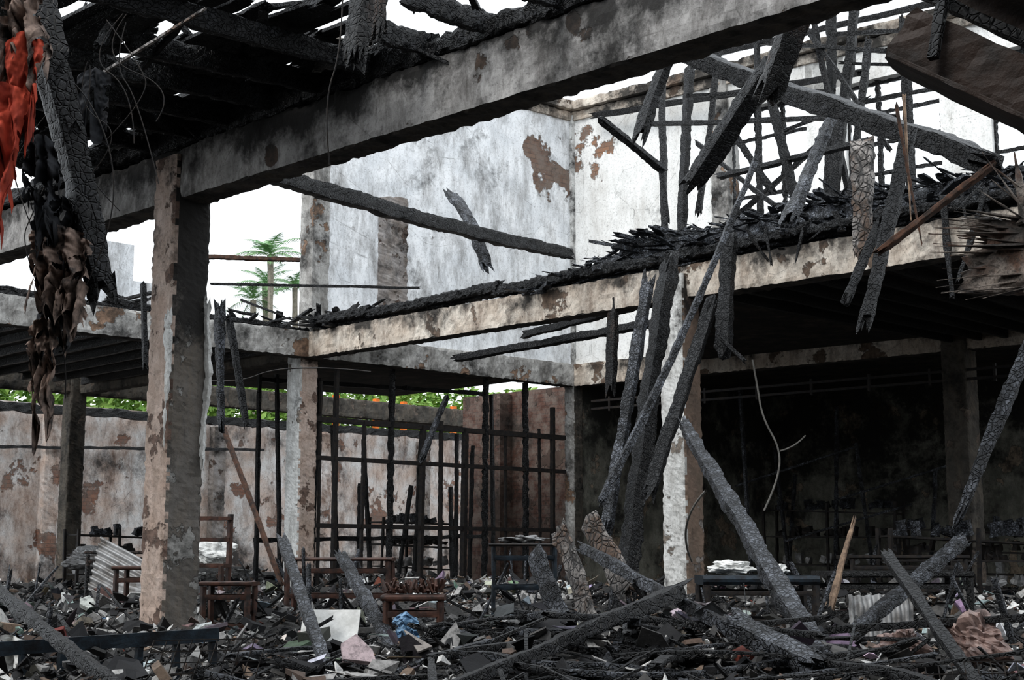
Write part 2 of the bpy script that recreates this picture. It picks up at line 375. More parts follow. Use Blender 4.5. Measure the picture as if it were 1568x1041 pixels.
# ------------------------------------------------------------ charred plates on beams
def plate(name,p,q,z,w,h,n=3,mat=None):
    G=Geo()
    for i in range(n):
        o=VV*((i-(n-1)/2)*w*.8);z2=z+R.uniform(-.02,.04)
        a=p+o;b_=q+o
        L=(b_-a).length;s=0
        while s<L-.2:
            l=min(L-s,R.uniform(1.2,3.2));d=(b_-a).normalized()
            x=a+d*s;y=a+d*(s+l)
            bar(G,(x.x,x.y,z2+h/2+R.uniform(-.02,.05)),(y.x,y.y,z2+h/2+R.uniform(-.02,.05)),w,h*R.uniform(.7,1.15),seg=int(l/.035),k=5,amp=.03,jag=.05,fr=9,round_=.08,wv=.1)
            s+=l*.97
    return mk(name,G,mat or CHAR)
plate('charred_wall_plate',A-U*4.5-VV*.03,A+U*9.2-VV*.03,ZT+.02,.17,.20,2)
plate('charred_wall_plate',B+un*.3,C+un*5,ZT,.15,.15,2)
plate('charred_wall_plate',P-(B-P)*.2,B,ZT,.13,.1,2)
G=Geo()
for i,t in enumerate([-1.6,-1.0,-.3,.35,.9,1.5,2.1,2.7,3.3,3.9,4.6]):
    p=A+U*t;l=R.uniform(1.5,2.8) if t<3 else R.uniform(.5,.9)
    q=p-VV*l
    bar(G,(p.x,p.y,4.58),(q.x,q.y,4.58+R.uniform(-.12,.03)),.08,.17,seg=40,k=4,amp=.02,jag=.1,fr=8,round_=.06)
for i in range(170):
    o=.1+.118*(i%24);t=R.uniform(-2.4,2.6);l=R.uniform(.8,2.0)
    if t+l>3.4: l=.6
    if t>1.8 and o>2.3: continue
    p=A+U*t-VV*o;q=A+U*(t+l)-VV*(o+R.uniform(-.04,.04));z=4.69+R.uniform(-.01,.03)
    bar(G,(p.x,p.y,z),(q.x,q.y,z+R.uniform(-.02,.02)),.13,.03,seg=16,k=3,amp=.006,jag=.08)
for i in range(80):
    p=A+U*R.uniform(-2.5,4.5)-VV*R.uniform(0,2.0);a=R.uniform(0,6.3);l=R.uniform(.15,.5)
    z=4.72+R.uniform(-.2,.15)
    bar(G,(p.x,p.y,z),(p.x+math.cos(a)*l,p.y+math.sin(a)*l,z+R.uniform(-.3,.25)),R.uniform(.03,.1),R.uniform(.02,.05),seg=6,amp=.01,jag=.04)
mk('charred_upper_floor',G,CHAR)

# debris field on the upper floor, right
G=Geo()
nx,ny=110,44
def hz(t,s):
    e=max(0,1-abs(s-1.2)/2.2)
    edge=min(1,max(0,(t+3.0)/2.2))
    base=.62*edge*(.55+.45*e)*min(1,s/.35+.05) 
    return 4.38+base+.12*nz(t*2,s*2,1)*edge+.06*nz(t*7,s*7,3)
for i in range(nx+1):
    for j in range(ny+1):
        t=-3.0+i*.1;s=-.02+j*.1
        p=C+U*t+VV*s;G.v.append(V((p.x,p.y,max(4.30,hz(t,s)))))
for i in range(nx):
    for j in range(ny):
        if (-3+i*.1)<-.2 and j>10: continue
        if i>88: continue
        a=i*(ny+1)+j;G.face((a,a+1,a+ny+2,a+ny+1))
for i in range(620):
    t=R.uniform(-2.9,5.6);s=abs(R.gauss(.3,.9));
    if t<-.3: s=min(s,.9)
    p=C+U*t+VV*s;z=hz(t,s)+.03;a=R.choice([-.78,.78,R.uniform(0,3.14)])+R.gauss(0,.25);l=R.uniform(.2,1.3)
    w=R.uniform(.02,.10);dx=math.cos(a)*l/2;dy=math.sin(a)*l/2;dz=R.gauss(0,.06)
    bar(G,(p.x-dx,p.y-dy,z-dz),(p.x+dx,p.y+dy,z+dz),w,w*R.uniform(.2,.7),seg=max(3,int(l/.08)),k=2,amp=.01,jag=.05)
mk('collapsed_upper_floor_debris',G,CHARG)
G=Geo()
for i in range(260):
    p=P+(B-P)*R.uniform(-.2,1)-un*R.uniform(0,3.5) if i<180 else B+(D-B)*R.uniform(0,.2)+un*R.uniform(0,.8)
    z=4.42+abs(R.gauss(0,.12));a=R.uniform(0,6.28);l=R.uniform(.15,.9);w=R.uniform(.03,.12)
    bar(G,(p.x,p.y,z),(p.x+math.cos(a)*l,p.y+math.sin(a)*l,z+R.uniform(-.05,.3)),w,w*.4,seg=4,k=2,amp=.01,jag=.05)
mk('burnt_roof_debris',G,CHAR)

# ------------------------------------------------------------ fallen timbers
tb('charred_joist',(-2.15,11.7,4.2),(.73,18.0,4.82),.13,.18,CHAR,roll=0,bend=-.05)
tb('charred_board',(-.73,16.5,5.22),(-.29,16.0,4.25),.19,.07,CHARG,bend=.08,jag=.1)
tb('charred_rafter',(2.66,15.0,5.26),(.89,14.3,1.5),.09,.1,CHARG,bend=-.06,t0=.7)
tb('charred_rafter',(2.19,15.6,3.65),(1.45,15.0,1.65),.16,.1,CHAR,jag=.2)
tb('charred_rafter',(1.8,16.15,4.3),(1.18,15.2,.55),.22,.2,CHAR)
tb('charred_rafter',(1.53,15.7,4.02),(1.01,15.2,1.3),.13,.12,CHARG,jag=.15)
tb('charred_stub',(2.43,15.5,4.4),(2.31,15.4,3.23),.18,.15,CHAR,jag=.15)
tb('charred_stub',(2.29,15.3,3.29),(2.52,15.2,3.04),.06,.05,CHAR)
tb('charred_rafter',(1.58,13.0,2.16),(1.94,8.5,.15),.15,.17,CHARG,t0=.75)
tb('charred_rafter',(3.60,9.0,2.9),(2.85,9.0,1.33),.12,.1,CHARG,t1=.6,jag=.2)
tb('charred_rafter',(3.77,12.0,1.11),(2.41,11.0,.25),.13,.12,CHARG)
tb('charred_rafter',(2.22,9.3,5.3),(1.90,10.0,4.36),.19,.2,CHARB)
tb('charred_rafter',(1.98,10.2,4.65),(1.44,11.0,3.91),.16,.15,CHAR,jag=.1)
tb('charred_rafter',(1.59,13.0,5.71),(3.73,11.0,4.10),.21,.2,CHAR,t1=1.1)
tb('charred_stub',(1.47,13.0,5.62),(1.21,13.0,4.91),.14,.13,CHAR,jag=.14)
tb('charred_rafter',(.94,14.0,5.33),(1.56,14.5,4.99),.09,.07,CHAR)
tb('charred_batten',(1.56,14.5,4.99),(1.62,14.5,4.4),.05,.05,CHAR)
rf=empty('burnt_roof_frame')
for i,(a,b_,w) in enumerate([((2.47,19,7.61),(2.23,18.5,4.9),.14),((4.25,18,8.25),(4.1,18,5.3),.14),((4.58,18,8.34),(4.04,17.5,5.3),.14),((1.9,18.5,6.7),(4.46,16,6.03),.08),((2.88,19,8.08),(4.69,17,7.18),.08),((2.69,18,5.84),(4.14,16,5.73),.09),((2.19,20,8.06),(2.09,19,4.9),.11),((3.21,17,6.58),(3.47,17,5.3),.12),((3.56,18,6.46),(4.68,18,6.9),.08),((4.45,17,7.33),(4.15,17,5.3),.1),((2.71,17,6.16),(3.19,17,5.4),.1),((2.4,18.8,7.2),(4.2,18,7.0),.07),((3.3,18.4,8.4),(3.3,18.4,5.2),.08),((3.75,18.0,8.1),(4.7,17.2,6.0),.08),((4.9,17,7.6),(4.9,17,5.2),.12),((2.5,18.7,6.5),(3.3,17.4,5.3),.08),((4.2,17.8,7.7),(5.4,16.5,7.3),.08),((4.1,17.5,6.6),(5.3,16.2,6.5),.08),((2.9,18.7,8.2),(2.5,18.6,5.5),.09),((4.3,17.9,7.35),(5.3,16.9,6.95),.06),((2.7,18.8,5.2),(3.9,17.2,6.1),.09),((3.9,18,8.5),(4.3,17.6,5.4),.08)]):
    o=tb('rafter_%d'%(i+1),a,b_,w*.9,w*.9,CHAR);o.parent=rf
tb('charred_board',(2.88,12.5,4.85),(2.38,12.0,3.83),.14,.1,CHARG,jag=.1)
tb('half_burnt_stub',(2.80,11.0,4.2),(2.76,11.0,3.35),.20,.12,CHARL,jag=.1,t1=.7)
tb('charred_rafter',(3.02,10.5,4.1),(2.60,10.3,2.68),.12,.1,CHAR,jag=.15,t1=.8)
tb('wood_sliver',(2.80,10.0,4.23),(2.94,10.0,3.2),.03,.02,M_RUST,t1=.4)
tb('wood_sliver',(2.86,10.0,4.3),(2.90,10.1,3.4),.025,.02,M_PALE,t1=.4)
tb('broken_plank',(2.61,9.8,3.11),(3.27,9.5,3.61),.10,.05,M_RUST,jag=.08)
tb('charred_batten',(2.85,10.8,3.52),(2.59,10.8,2.94),.08,.07,CHAR)
tb('charred_stub',(-.73,7.05,4.3),(-.80,7.0,3.53),.13,.12,CHARB,jag=.12)
tb('charred_stub',(-.66,7.3,4.4),(-.72,7.25,3.75),.07,.07,CHARB,jag=.12)
tb('charred_post',(-2.15,6.0,3.7),(-1.96,6.0,2.88),.14,.14,CHAR)
tb('charred_post',(-1.99,6.0,3.0),(-1.78,6.1,2.13),.14,.14,CHAR)
tb('charred_stub',(-2.72,13,3.25),(-2.65,13,2.19),.12,.09,CHARG,jag=.12,t1=.7)
tb('charred_stub',(-2.66,13.2,3.16),(-2.47,13.2,2.2),.08,.08,CHAR,jag=.1,t1=.7)
tb('rusty_rod',(-3.3,16,2.5),(-2.4,15,.7),.05,.05,M_RUST)
tb('charred_rafter',(-1.6,10,1.09),(-1.04,8.3,.3),.075,.08,CHARG)
tb('charred_rafter',(-1.43,12,.98),(-.82,10.5,.25),.10,.09,CHARG)
tb('burnt_board',(.16,10.5,.96),(.42,10.0,.35),.22,.05,CHARG,roll=1.5,jag=.08)
tb('burnt_board',(.36,10.8,1.14),(.58,10.3,.45),.21,.05,CHARL,roll=1.5,jag=.08)
tb('burnt_board',(.61,11.0,1.2),(.86,10.6,.7),.22,.06,CHARL,roll=1.5,jag=.08)
tb('charred_rafter',(.52,10.5,1.03),(1.53,8.0,.4),.09,.1,CHARG)
tb('charred_rafter',(1.05,9.1,.76),(-.40,7.1,.30),.16,.13,CHAR,t1=.6)
tb('burnt_block',(1.22,8.1,.62),(1.60,7.7,.42),.17,.14,CHARG,jag=.08)
tb('charred_rafter',(2.35,9,.98),(2.33,7.2,.3),.07,.08,CHAR)
tb('charred_batten',(1.96,9,.52),(3.3,9,.61),.06,.06,CHAR)
tb('charred_rafter',(-3.35,9.1,.85),(-1.86,7.0,.33),.07,.08,CHAR)
tb('pale_batten',(2.66,12,.6),(2.86,12,1.25),.07,.04,M_PALE,jag=.08,t1=.5)
tb('charred_batten',(-1.31,21,2.41),(-.99,21,3.24),.12,.08,CHARG)
tb('charred_batten',(-3.69,14,3.66),(-3.64,14,2.83),.06,.06,CHAR)
tb('rusty_girder',(-5.9,23.6,5.97),(-3.6,25.2,6.22),.08,.09,M_RUST)
tb('charred_batten',(-4.07,19,4.61),(-1.41,21,4.93),.05,.05,CHAR,amp=0.004)
tb('pale_batten',(-2.4,8,3.77),(-1.70,7.5,3.97),.022,.02,CHARL)
tb('half_burnt_stub',(1.28,17.6,4.2),(1.22,17.5,3.0),.17,.1,CHARB,jag=.12)
for a,b_ in (((-1.6,20.6,4.2),(1.9,17.4,4.3)),((-.9,22.4,4.05),(2.3,19.5,4.2)),((.2,21.5,4.3),(1.9,18.2,4.25))):
    tb('charred_joist',a,b_,.1,.14,CHAR)
G=Geo()
for i in range(13):
    t=R.uniform(.8,4.2);p=C+U*t-VV*R.uniform(.12,.4);l=R.choice([.2,.3,.35,.9])*R.uniform(.7,1.2)
    bar(G,(p.x,p.y,4.62),(p.x+R.uniform(-.4,.3),p.y,4.62-l),R.uniform(.03,.09),.03,seg=10,k=2,amp=.008,jag=.04,t1=.7,wv=.3)
mk('hanging_charred_laths',G,CHAR)

# splintered log at right
G=Geo()
bar(G,(2.72,8.05,2.70),(3.7,7.6,2.58),.12,.46,seg=44,k=8,amp=.04,jag=.14,fr=6,round_=.05,wv=.1)
for i in range(46):
    y=R.uniform(-.08,.08);z=R.uniform(-.22,.22);l=R.uniform(.05,.34)
    bar(G,(3.0,8.0+y,2.68+z*.9),(2.74-l,8.0+y*1.1,2.70+z*1.2-l*.12+R.uniform(-.04,.05)),R.uniform(.03,.10),R.uniform(.01,.03),seg=8,amp=.006,t0=1,t1=.08,jag=.01)
for i in range(12):
    bar(G,(2.85+R.uniform(0,.4),7.9,2.85),(3.0+R.uniform(-.3,.3),8,3.2+R.uniform(-.15,.12)),R.uniform(.03,.09),.02,seg=6,amp=.006,t1=.15)
mk('splintered_timber',G,SPL)
bx=empty('burnt_boxed_casing')
def part(n,a,b_,w,h,mat,**k):
    G=Geo();bar(G,a,b_,w,h,**k);o=mk(n,G,mat);o.parent=bx
part('core',(1.455,5.05,2.88),(2.2,4.7,2.33),.20,.21,M_BOX,seg=24,k=5,amp=.01,jag=.015)
part('bottom_board',(1.40,5.0,2.77),(2.2,4.6,2.18),.24,.02,M_BOX,seg=20,k=4,amp=.006)
part('top_rail',(1.50,4.95,3.02),(2.2,4.7,2.54),.05,.04,CHARD,seg=20,k=3,amp=.005)
part('top_rail_2',(1.60,4.9,3.12),(2.2,4.7,2.78),.12,.03,CHARD,seg=20,k=3,amp=.005)
part('upper_board',(1.62,5.0,3.08),(2.2,4.8,2.72),.05,.16,M_BOX,seg=20,k=3,amp=.005)
part('end_cleat',(1.56,4.88,3.02),(1.50,4.86,2.74),.04,.03,CHARD,seg=6,k=3,amp=.004)

# ------------------------------------------------------------ window grille between columns
gr=empty('steel_window_grille')
BD=D-B
for i,(s,w,zt) in enumerate([(.06,.05,3.7),(.11,.08,3.9),(.197,.06,3.1),(.293,.10,4.0),(.401,.09,3.1),(.472,.07,3.2),(.557,.10,3.1),(.637,.10,4.0),(.72,.05,3.1),(.80,.10,4.0),(.86,.05,3.2),(.908,.08,3.6)]):
    p=B+BD*s;G=Geo();bar(G,(p.x,p.y,.1),(p.x+R.uniform(-.04,.04),p.y,zt),w,w*.8,seg=70,k=3,amp=.02 if zt==4.0 else .006,fr=14);o=mk('upright_%d'%(i+1),G,CHAR if zt==4. else M_IRON);o.parent=gr
for i,(z,w) in enumerate([(1.42,.07),(2.48,.07),(3.09,.09)]):
    p=B+BD*.04;q=B+BD*.96;G=Geo();bar(G,(p.x,p.y,z),(q.x,q.y,z-.03),w,w,seg=30,k=2,amp=.004);o=mk('crossbar_%d'%(i+1),G,M_IRON);o.parent=gr
G=Geo()
for i in range(14):
    s=.03+i*.07;p=B+BD*s+V((-1.2,1.4,0));bar(G,(p.x+R.uniform(-.3,.3),p.y,.1),(p.x+R.uniform(-.2,.2),p.y,R.choice([3.0,3.2,2.2,4.0])),.07,.06,seg=30,k=2,amp=.01)
for z in (1.2,3.9): 
    p=B+BD*.05+V((-1.2,1.4,0));q=B+BD*.9+V((-1.2,1.4,0));bar(G,(p.x,p.y,z),(q.x,q.y,z+.1),.07,.08,seg=50,k=2,amp=.01,wv=.2)
mk('collapsed_partition_frame',G,CHAR)
G=Geo()
for z in (3.70,3.56):
    a=D+ud*.4+V((0,-.2,0));b_=D+ud*9+V((0,-.2,0));bar(G,(a.x,a.y,z),(b_.x,b_.y,z),.04,.04,seg=20,k=2)
for t in range(8):
    p=D+ud*(.8+t)+V((0,-.2,0));bar(G,(p.x,p.y,3.5),(p.x,p.y,3.76),.04,.04,seg=2,k=1)
mk('wall_pipes',G,M_IRON)
G=Geo()
for t in (2.0,2.4,2.9,3.3,4.2,5.2,6.1,6.4): 
    p=D+VV*R.uniform(1,4)+ud*t;bar(G,(p.x,p.y,.1),(p.x+R.uniform(-.3,.3),p.y,R.uniform(2.4,3.9)),.06,.06,seg=30,k=2,amp=.01)
for t,z in ((2,2.2),(4,1.9),(3,1.2)):
    p=D+VV*2+ud*t;q=p+ud*2.4;bar(G,(p.x,p.y,z),(q.x,q.y,z+.6),.04,.04,seg=20,k=2,amp=.008)
mk('charred_wall_studs',G,CHARG)
def rack(name,o,d,L,h,mat):
    e=empty(name);n=V((-d.y,d.x,0))
    def P_(nm,a,b_,w,hh,m=mat):
        G=Geo();bar(G,a,b_,w,hh,seg=16,k=2,amp=.008);ob=mk(nm,G,m);ob.parent=e
    for i in range(3):
        for j in range(2):
            p=o+d*(L*i/2)+n*(.4*j);P_('post_%d_%d'%(i,j),(p.x,p.y,0),(p.x+R.uniform(-.05,.05),p.y,h),.05,.05)
    for k in range(4):
        z=.3+(h-.4)*k/3;p=o+n*.2;q=p+d*L
        P_('shelf_%d'%(k+1),(p.x,p.y,z),(q.x,q.y,z-R.uniform(0,.12)),.42,.03)
        G=Geo()
        for c_ in range(int(L*6)):
            r=p+d*R.uniform(.1,L-.1);s=R.uniform(.06,.2);bar(G,(r.x,r.y,z),(r.x+R.uniform(-.05,.05),r.y,z+s),R.uniform(.06,.2),.12,seg=4,k=2,amp=.02)
        ob=mk('burnt_stock_%d'%(k+1),G,M_CORR if k==1 else (CHARG if k%2 else M_IRON));ob.parent=e
rack('burnt_shelving_rack',D+VV*3.2+ud*1.8,ud,2.6,1.9,M_IRON)
rack('burnt_shelving_rack',D+VV*2.2+ud*5.0,ud,2.4,1.5,M_IRON)
rack('burnt_shelving_rack',V((4.6,17.6,0)),V((1,0,0)),2.2,1.3,M_IRON)
rack('burnt_shelving_rack',V((-2.6,28.5,0)),VV,2.0,1.7,M_IRON)
rack('burnt_shelving_rack',V((-7.4,24.5,0)),VV,1.6,1.4,M_IRON)

# ------------------------------------------------------------ cables (real curves)
def cable(name,pts,r,mat):
    cu=bpy.data.curves.new(name,'CURVE');cu.dimensions='3D';cu.bevel_depth=r;cu.bevel_resolution=2
    s=cu.splines.new('NURBS');s.points.add(len(pts)-1);s.use_endpoint_u=True;s.order_u=3
    for p,q in zip(s.points,pts): p.co=(*q,1)
    o=bpy.data.objects.new(name,cu);scene.collection.objects.link(o);cu.materials.append(mat);return o
M_CAB=simple('grey_cable',(.25,.24,.22),.6)
cable('electric_cable',[(2.9,17,3.3),(2.95,17,2.99),(3.0,17,2.6),(3.22,17,2.2),(3.15,17,1.8),(2.99,17,1.49)],.012,M_CAB)
cable('electric_cable',[(3.2,17,2.2),(3.4,17.1,2.25),(3.55,17.2,2.4)],.01,M_CAB)
cable('hanging_wire',[(-.9,7.2,4.1),(-.88,7.1,3.6),(-.98,7.1,3.3),(-.95,7.2,3.0)],.004,M_IRON)
cable('hanging_wire',[(-2.0,6,3.1),(-1.85,6,3.0),(-1.7,6,2.6),(-1.78,6,2.2),(-1.9,6,2.0)],.003,M_IRON)
cable('overhead_wire',[(-4.0,16,3.0),(-3.2,16,2.85),(-2.4,15,3.0),(-1.5,15,2.9)],.008,M_IRON)
cable('overhead_wire',[(2.0,16,.9),(1.7,15,1.3),(1.9,14,1.6)],.012,M_CAB)
for i in range(12):
    x=R.uniform(-2.1,-1.7);z=R.uniform(2.2,3.6)
    cable('hanging_wire',[(x,6.1,z),(x+R.uniform(-.2,.2),6.1,z-.2),(x+R.uniform(-.15,.25),6.1,z-.35),(x+R.uniform(-.1,.2),6.1,z-R.uniform(.4,.8))],.0025,M_IRON)

# ------------------------------------------------------------ hanging cloth
def cloth(name,top,w,h,mat,folds=3,depth=.05,rag=.2,taper=.6,drift=0,nx=40,ny=70,split=False,hole=.36,jit=1.0):
    G=Geo();sd=R.random()*50
    for j in range(ny+1):
        v=j/ny
        for i in range(nx+1):
            u=i/nx-.5
            ww=w*(1-(1-taper)*v)*(1+.35*jit*nz(v*4,sd,0))
            x=top[0]+u*ww+drift*v+.12*jit*w*nz(v*5,u*3,sd)+.05*jit*w*nz(v*17,u*9,sd)
            hh=h*(1+rag*nz(u*6,sd,2)*2*v)
            if split and abs(u)<.06: hh*=.6
            y=top[1]+depth*math.sin(u*folds*6.28+3*nz(v*3,u*2,sd))*(.4+v)+.05*jit*nz(u*6,v*8,sd)+.02*jit*nz(u*15,v*22,sd)
            G.v.append(V((x,y,top[2]-hh*v-.03*abs(u)*(1-v)*3)))
    for j in range(ny):
        for i in range(nx):
            if nz(i*.16,j*.11,sd)>hole and j>8: continue
            e=.5+.35*nz(j*.13,sd,7); 
            if abs(i/nx-.5)>e: continue
            if split and j>ny*.5 and abs(i/nx-.5)<.05: continue
            a=j*(nx+1)+i;G.face((a,a+1,a+nx+2,a+nx+1))
    return mk(name,G,mat,smooth=True)
cloth('hanging_red_cloth',(-2.06,5.75,3.18),.17,.50,M_RED,1.5,.03,.35,.85,hole=.6,jit=.45)
cloth('hanging_red_cloth',(-2.11,5.70,2.94),.20,.55,M_RED,2,.03,.4,.6,-.02,hole=.6,jit=.45)
cloth('hanging_scorched_clothes',(-2.12,5.8,3.45),.2,.45,M_CLBR,3,.06,.3,.9,.05)
cloth('hanging_scorched_clothes',(-1.95,5.95,2.40),.22,.42,M_CLBR,2.5,.05,.4,.75,hole=.45,jit=.7)
cloth('hanging_scorched_clothes',(-1.88,5.98,2.36),.14,.36,M_CLBR,2,.05,.4,.75,hole=.45,jit=.7)
cloth('hanging_scorched_clothes',(-2.0,6.05,2.55),.2,.46,M_CLDK,3,.07,.4,.75,.03)
cloth('hanging_scorched_clothes',(-2.0,6.0,2.0),.12,.40,M_CLBR,2,.04,.4,.6,hole=.5,jit=.7)
cloth('hanging_scorched_clothes',(-2.02,5.9,2.78),.14,.5,M_CLDK,3,.05,.4,.7,.03)
cloth('hanging_scorched_clothes',(-1.98,6.1,2.3),.2,.4,M_CLDK,4,.05,.4,.7,.0)
cloth('hanging_dark_trousers',(-1.97,6.45,3.27),.16,.36,M_CLDK,1,.03,.1,1.0,-.01,split=True,hole=.7,jit=.3)

# ------------------------------------------------------------ furniture and goods
def table(name,x0,x1,y0,y1,z,mat,leg=.05,th=.04,mt=None,tilt=0,z0=.05,rails=True):
    e=empty(name)
    def P_(n,a,b_,w,h,m=mat):
        G=Geo();bar(G,a,b_,w,h,seg=14,k=3,amp=.006,round_=.05);o=mk(n,G,m);o.parent=e
    ym=(y0+y1)/2
    P_('top',(x0-.04,ym,z-tilt),(x1+.04,ym,z+tilt),y1-y0+.08,th,mt or mat)
    k=1
    for x in (x0,x1):
        for y in (y0,y1):
            P_('leg_%d'%k,(x,y,z0),(x,y,z-th/2),leg,leg);k+=1
    if rails:
        for i,zz in enumerate((z-.12,z-.38)):
            P_('rail_%d'%(i+1),(x0,y0,zz),(x1,y0,zz),.03,.05)
            P_('rail_back_%d'%(i+1),(x0,y1,zz),(x1,y1,zz),.03,.05)
    return e
table('wooden_table',-2.34,-1.29,15,15.5,.93,M_TBL)
table('wooden_stool',-2.78,-2.38,13,13.35,.72,M_TBL,.045)
table('wooden_stool',-3.9,-3.45,14.2,14.6,.85,M_TBL,.045)
table('burnt_table',-.17,.39,13,13.4,1.07,M_RAIL,.03,.03,M_IRON)
table('workbench',1.84,2.86,13.6,14.2,.74,M_IRON,.06,.09,M_RAIL)
table('wooden_table',-5.6,-4.6,19,19.6,1.0,CHARB,.05)
table('workbench',3.2,4.6,14.5,15.2,.78,CHARD,.06,.07)
table('burnt_table',3.9,5.2,16.5,17.1,.95,M_IRON,.05,.05)
st=table('wooden_stool',-.95,-.55,10.9,11.2,.66,M_TBL,.04,.05)
G=Geo()
for i in range(90):
    x=-.97+R.random()*.44;y=10.88+R.random()*.34;a=R.uniform(0,6.28)
    bar(G,(x,y,.70),(x+.05*math.cos(a),y+.05*math.sin(a),.70+R.uniform(.02,.11)),.022,.018,seg=3,k=2,amp=.006)
o=mk('burnt_seat_cushion',G,M_TBL);o.parent=st
e=empty('wooden_chair')
for i,(a,b_,w) in enumerate([((-3.75,17,.1),(-3.75,17.05,1.45),.06),((-3.35,17,.1),(-3.35,17.05,1.45),.06),((-3.78,17,1.4),(-3.32,17,1.4),.12),((-3.78,16.8,.85),(-3.32,16.8,.85),.4),((-3.75,16.6,.1),(-3.75,16.6,.85),.05),((-3.35,16.6,.1),(-3.35,16.6,.85),.05),((-3.75,17,1.15),(-3.35,17,1.15),.05)]):
    G=Geo();bar(G,a,b_,w,.05,seg=10,k=2,amp=.005);o=mk(['back_post_1','back_post_2','crest_rail','seat','leg_1','leg_2','back_rail'][i],G,M_TBL);o.parent=e
def corr(name,o,ax,ay,n,L,mat):
    G=Geo();o=V(o);ax=V(ax);ay=V(ay);nn=ax.cross(ay).normalized()
    for i in range(n*6+1):
        for j in range(9):
            w=i/(n*6);G.v.append(o+ax*w+ay*(j/8)+nn*(.025*math.sin(w*n*6.283)+.05*nz(w*3,j*.4,o.x)))
    for i in range(n*6):
        for j in range(8):
            a=i*9+j;G.face((a,a+1,a+10,a+9))
    return mk(name,G,mat,smooth=True)
corr('corrugated_sheet',(-5.3,18,.55),(.05,.35,.65),(1.0,-.5,-.45),8,1,M_CORR)
corr('corrugated_sheet',(-5.0,17,.35),(.3,.35,.35),(.8,-.5,-.15),6,1,M_CORR)
corr('corrugated_sheet',(2.80,12,.25),(.55,.05,0),(.02,.12,.4),7,1,M_CORR)
G=Geo();bar(G,(-1.21,9.35,.26),(-1.19,9.6,.62),.38,.02,seg=6,k=4,amp=.004);mk('white_board',G,M_WHITE)
cloth('blue_plastic_sheet',(-.70,9.45,.62),.16,.18,M_BLUE,1,.03,.3,.9,.02,hole=.8,jit=.5)
cloth('white_plastic_sheet',(-3.0,8.6,.52),.3,.2,M_WHITE,2,.05,.3,.9,.02,hole=.8,jit=.5)
def lump(name,c,r,mat,amp=.35,fr=3):
    G=Geo();n,m_=34,48
    for i in range(n+1):
        for j in range(m_):
            a=math.pi*i/n;b_=2*math.pi*j/m_
            d=V((math.sin(a)*math.cos(b_),math.sin(a)*math.sin(b_),math.cos(a)))
            k=1+amp*nz(d.x*fr*.5+c[0],d.y*fr*.5,d.z*fr*.5)-amp*.6*abs(nz(d.x*fr,d.y*fr+c[0],d.z*fr))-amp*.25*abs(nz(d.x*fr*2.3,d.y*fr*2.3+c[0],d.z*fr*2.3))
            G.v.append(V((c[0]+d.x*r[0]*k,c[1]+d.y*r[1]*k,c[2]+d.z*r[2]*k)))
    for i in range(n):
        for j in range(m_):
            a=i*m_+j;b_=i*m_+(j+1)%m_;G.face((a,a+m_,b_+m_,b_))
    return mk(name,G,mat)
lump('crumpled_plastic_sack',(2.85,9.0,.46),(.22,.15,.18),M_SACK,.6,3)
lump('crumpled_plastic_sack',(2.45,9.2,.42),(.16,.12,.11),M_SACK,.6,3)
lump('white_sack',(2.15,14.1,.85),(.22,.15,.07),M_WHITE,.5,4)
lump('white_sack',(2.55,14.0,.84),(.14,.15,.05),M_WHITE,.5,4)
lump('blue_plastic_bundle',(.1,13.2,1.12),(.20,.12,.035),M_CORR,.6,4)
lump('white_sack',(-4.3,20.5,1.0),(.35,.25,.2),M_WHITE,.5,3)
lump('white_sack',(-6.3,21.5,.9),(.4,.25,.2),M_CORR,.5,3)
e=empty('iron_railing')
def rp(n,a,b_,w,h):
    G=Geo();bar(G,a,b_,w,h,seg=20,k=3,amp=.004);o=mk(n,G,M_RAIL);o.parent=e
rp('top_rail',(-3.2,8.0,.45),(-1.74,8.6,.52),.05,.08)
rp('bottom_rail',(-3.2,8.0,.15),(-1.74,8.6,.2),.04,.05)
for i in range(8):
    t=i/7;rp('baluster_%d'%(i+1),(-3.15+1.38*t,8.02+.57*t,.05),(-3.15+1.38*t,8.02+.57*t,.48+.05*t),.04,.04)
def meshwire(name,o,ax,az,n,m_):
    G=Geo();o=V(o);ax=V(ax);az=V(az)
    for i in range(n+1):
        a=o+ax*(i/n);bar(G,a,a+az+V((0,.1*nz(i,1,1),0)),.005,.005,seg=4,k=1)
    for j in range(m_+1):
        a=o+az*(j/m_);bar(G,a,a+ax+V((0,.1*nz(j,2,1),0)),.005,.005,seg=4,k=1)
    return mk(name,G,M_IRON)
meshwire('wire_mesh',(-1.95,7.4,.15),(.55,.2,0),(.1,.1,.4),9,7)
meshwire('wire_mesh',(1.95,7.2,.1),(.7,.1,0),(0,.15,.35),10,6)

# ------------------------------------------------------------ rubble
def gh(x,y):
    h=.20+.14*nz(x*.45,y*.45,0)+.10*nz(x*1.3,y*1.3,5)
    h+=.30*math.exp(-((x-.6)**2/1.6+(y-9.4)**2/2.0))
    h+=.22*math.exp(-((x+3.4)**2/2+(y-15)**2/8))
    h+=.30*math.exp(-((x-1)**2/6+(y-19)**2/9))
    h+=.25*math.exp(-((x+1.5)**2/6+(y-24)**2/12))
    h+=.4*math.exp(-((x+6)**2/12+(y-27)**2/12))
    h+=.25*math.exp(-((x-4.5)**2/4+(y-17)**2/8))
    return max(.04,h)
G=Geo();nx,ny=190,250
for i in range(nx+1):
    for j in range(ny+1):
        x=-10+i*.11;y=5+j*.11
        G.v.append(V((x,y,gh(x,y)+.05*nz(x*5,y*5,2)+.03*nz(x*14,y*14,4))))
for i in range(nx):
    for j in range(ny):
        a=i*(ny+1)+j;G.face((a,a+ny+1,a+ny+2,a+1))
mk('ash_heap',G,M_MOUND)
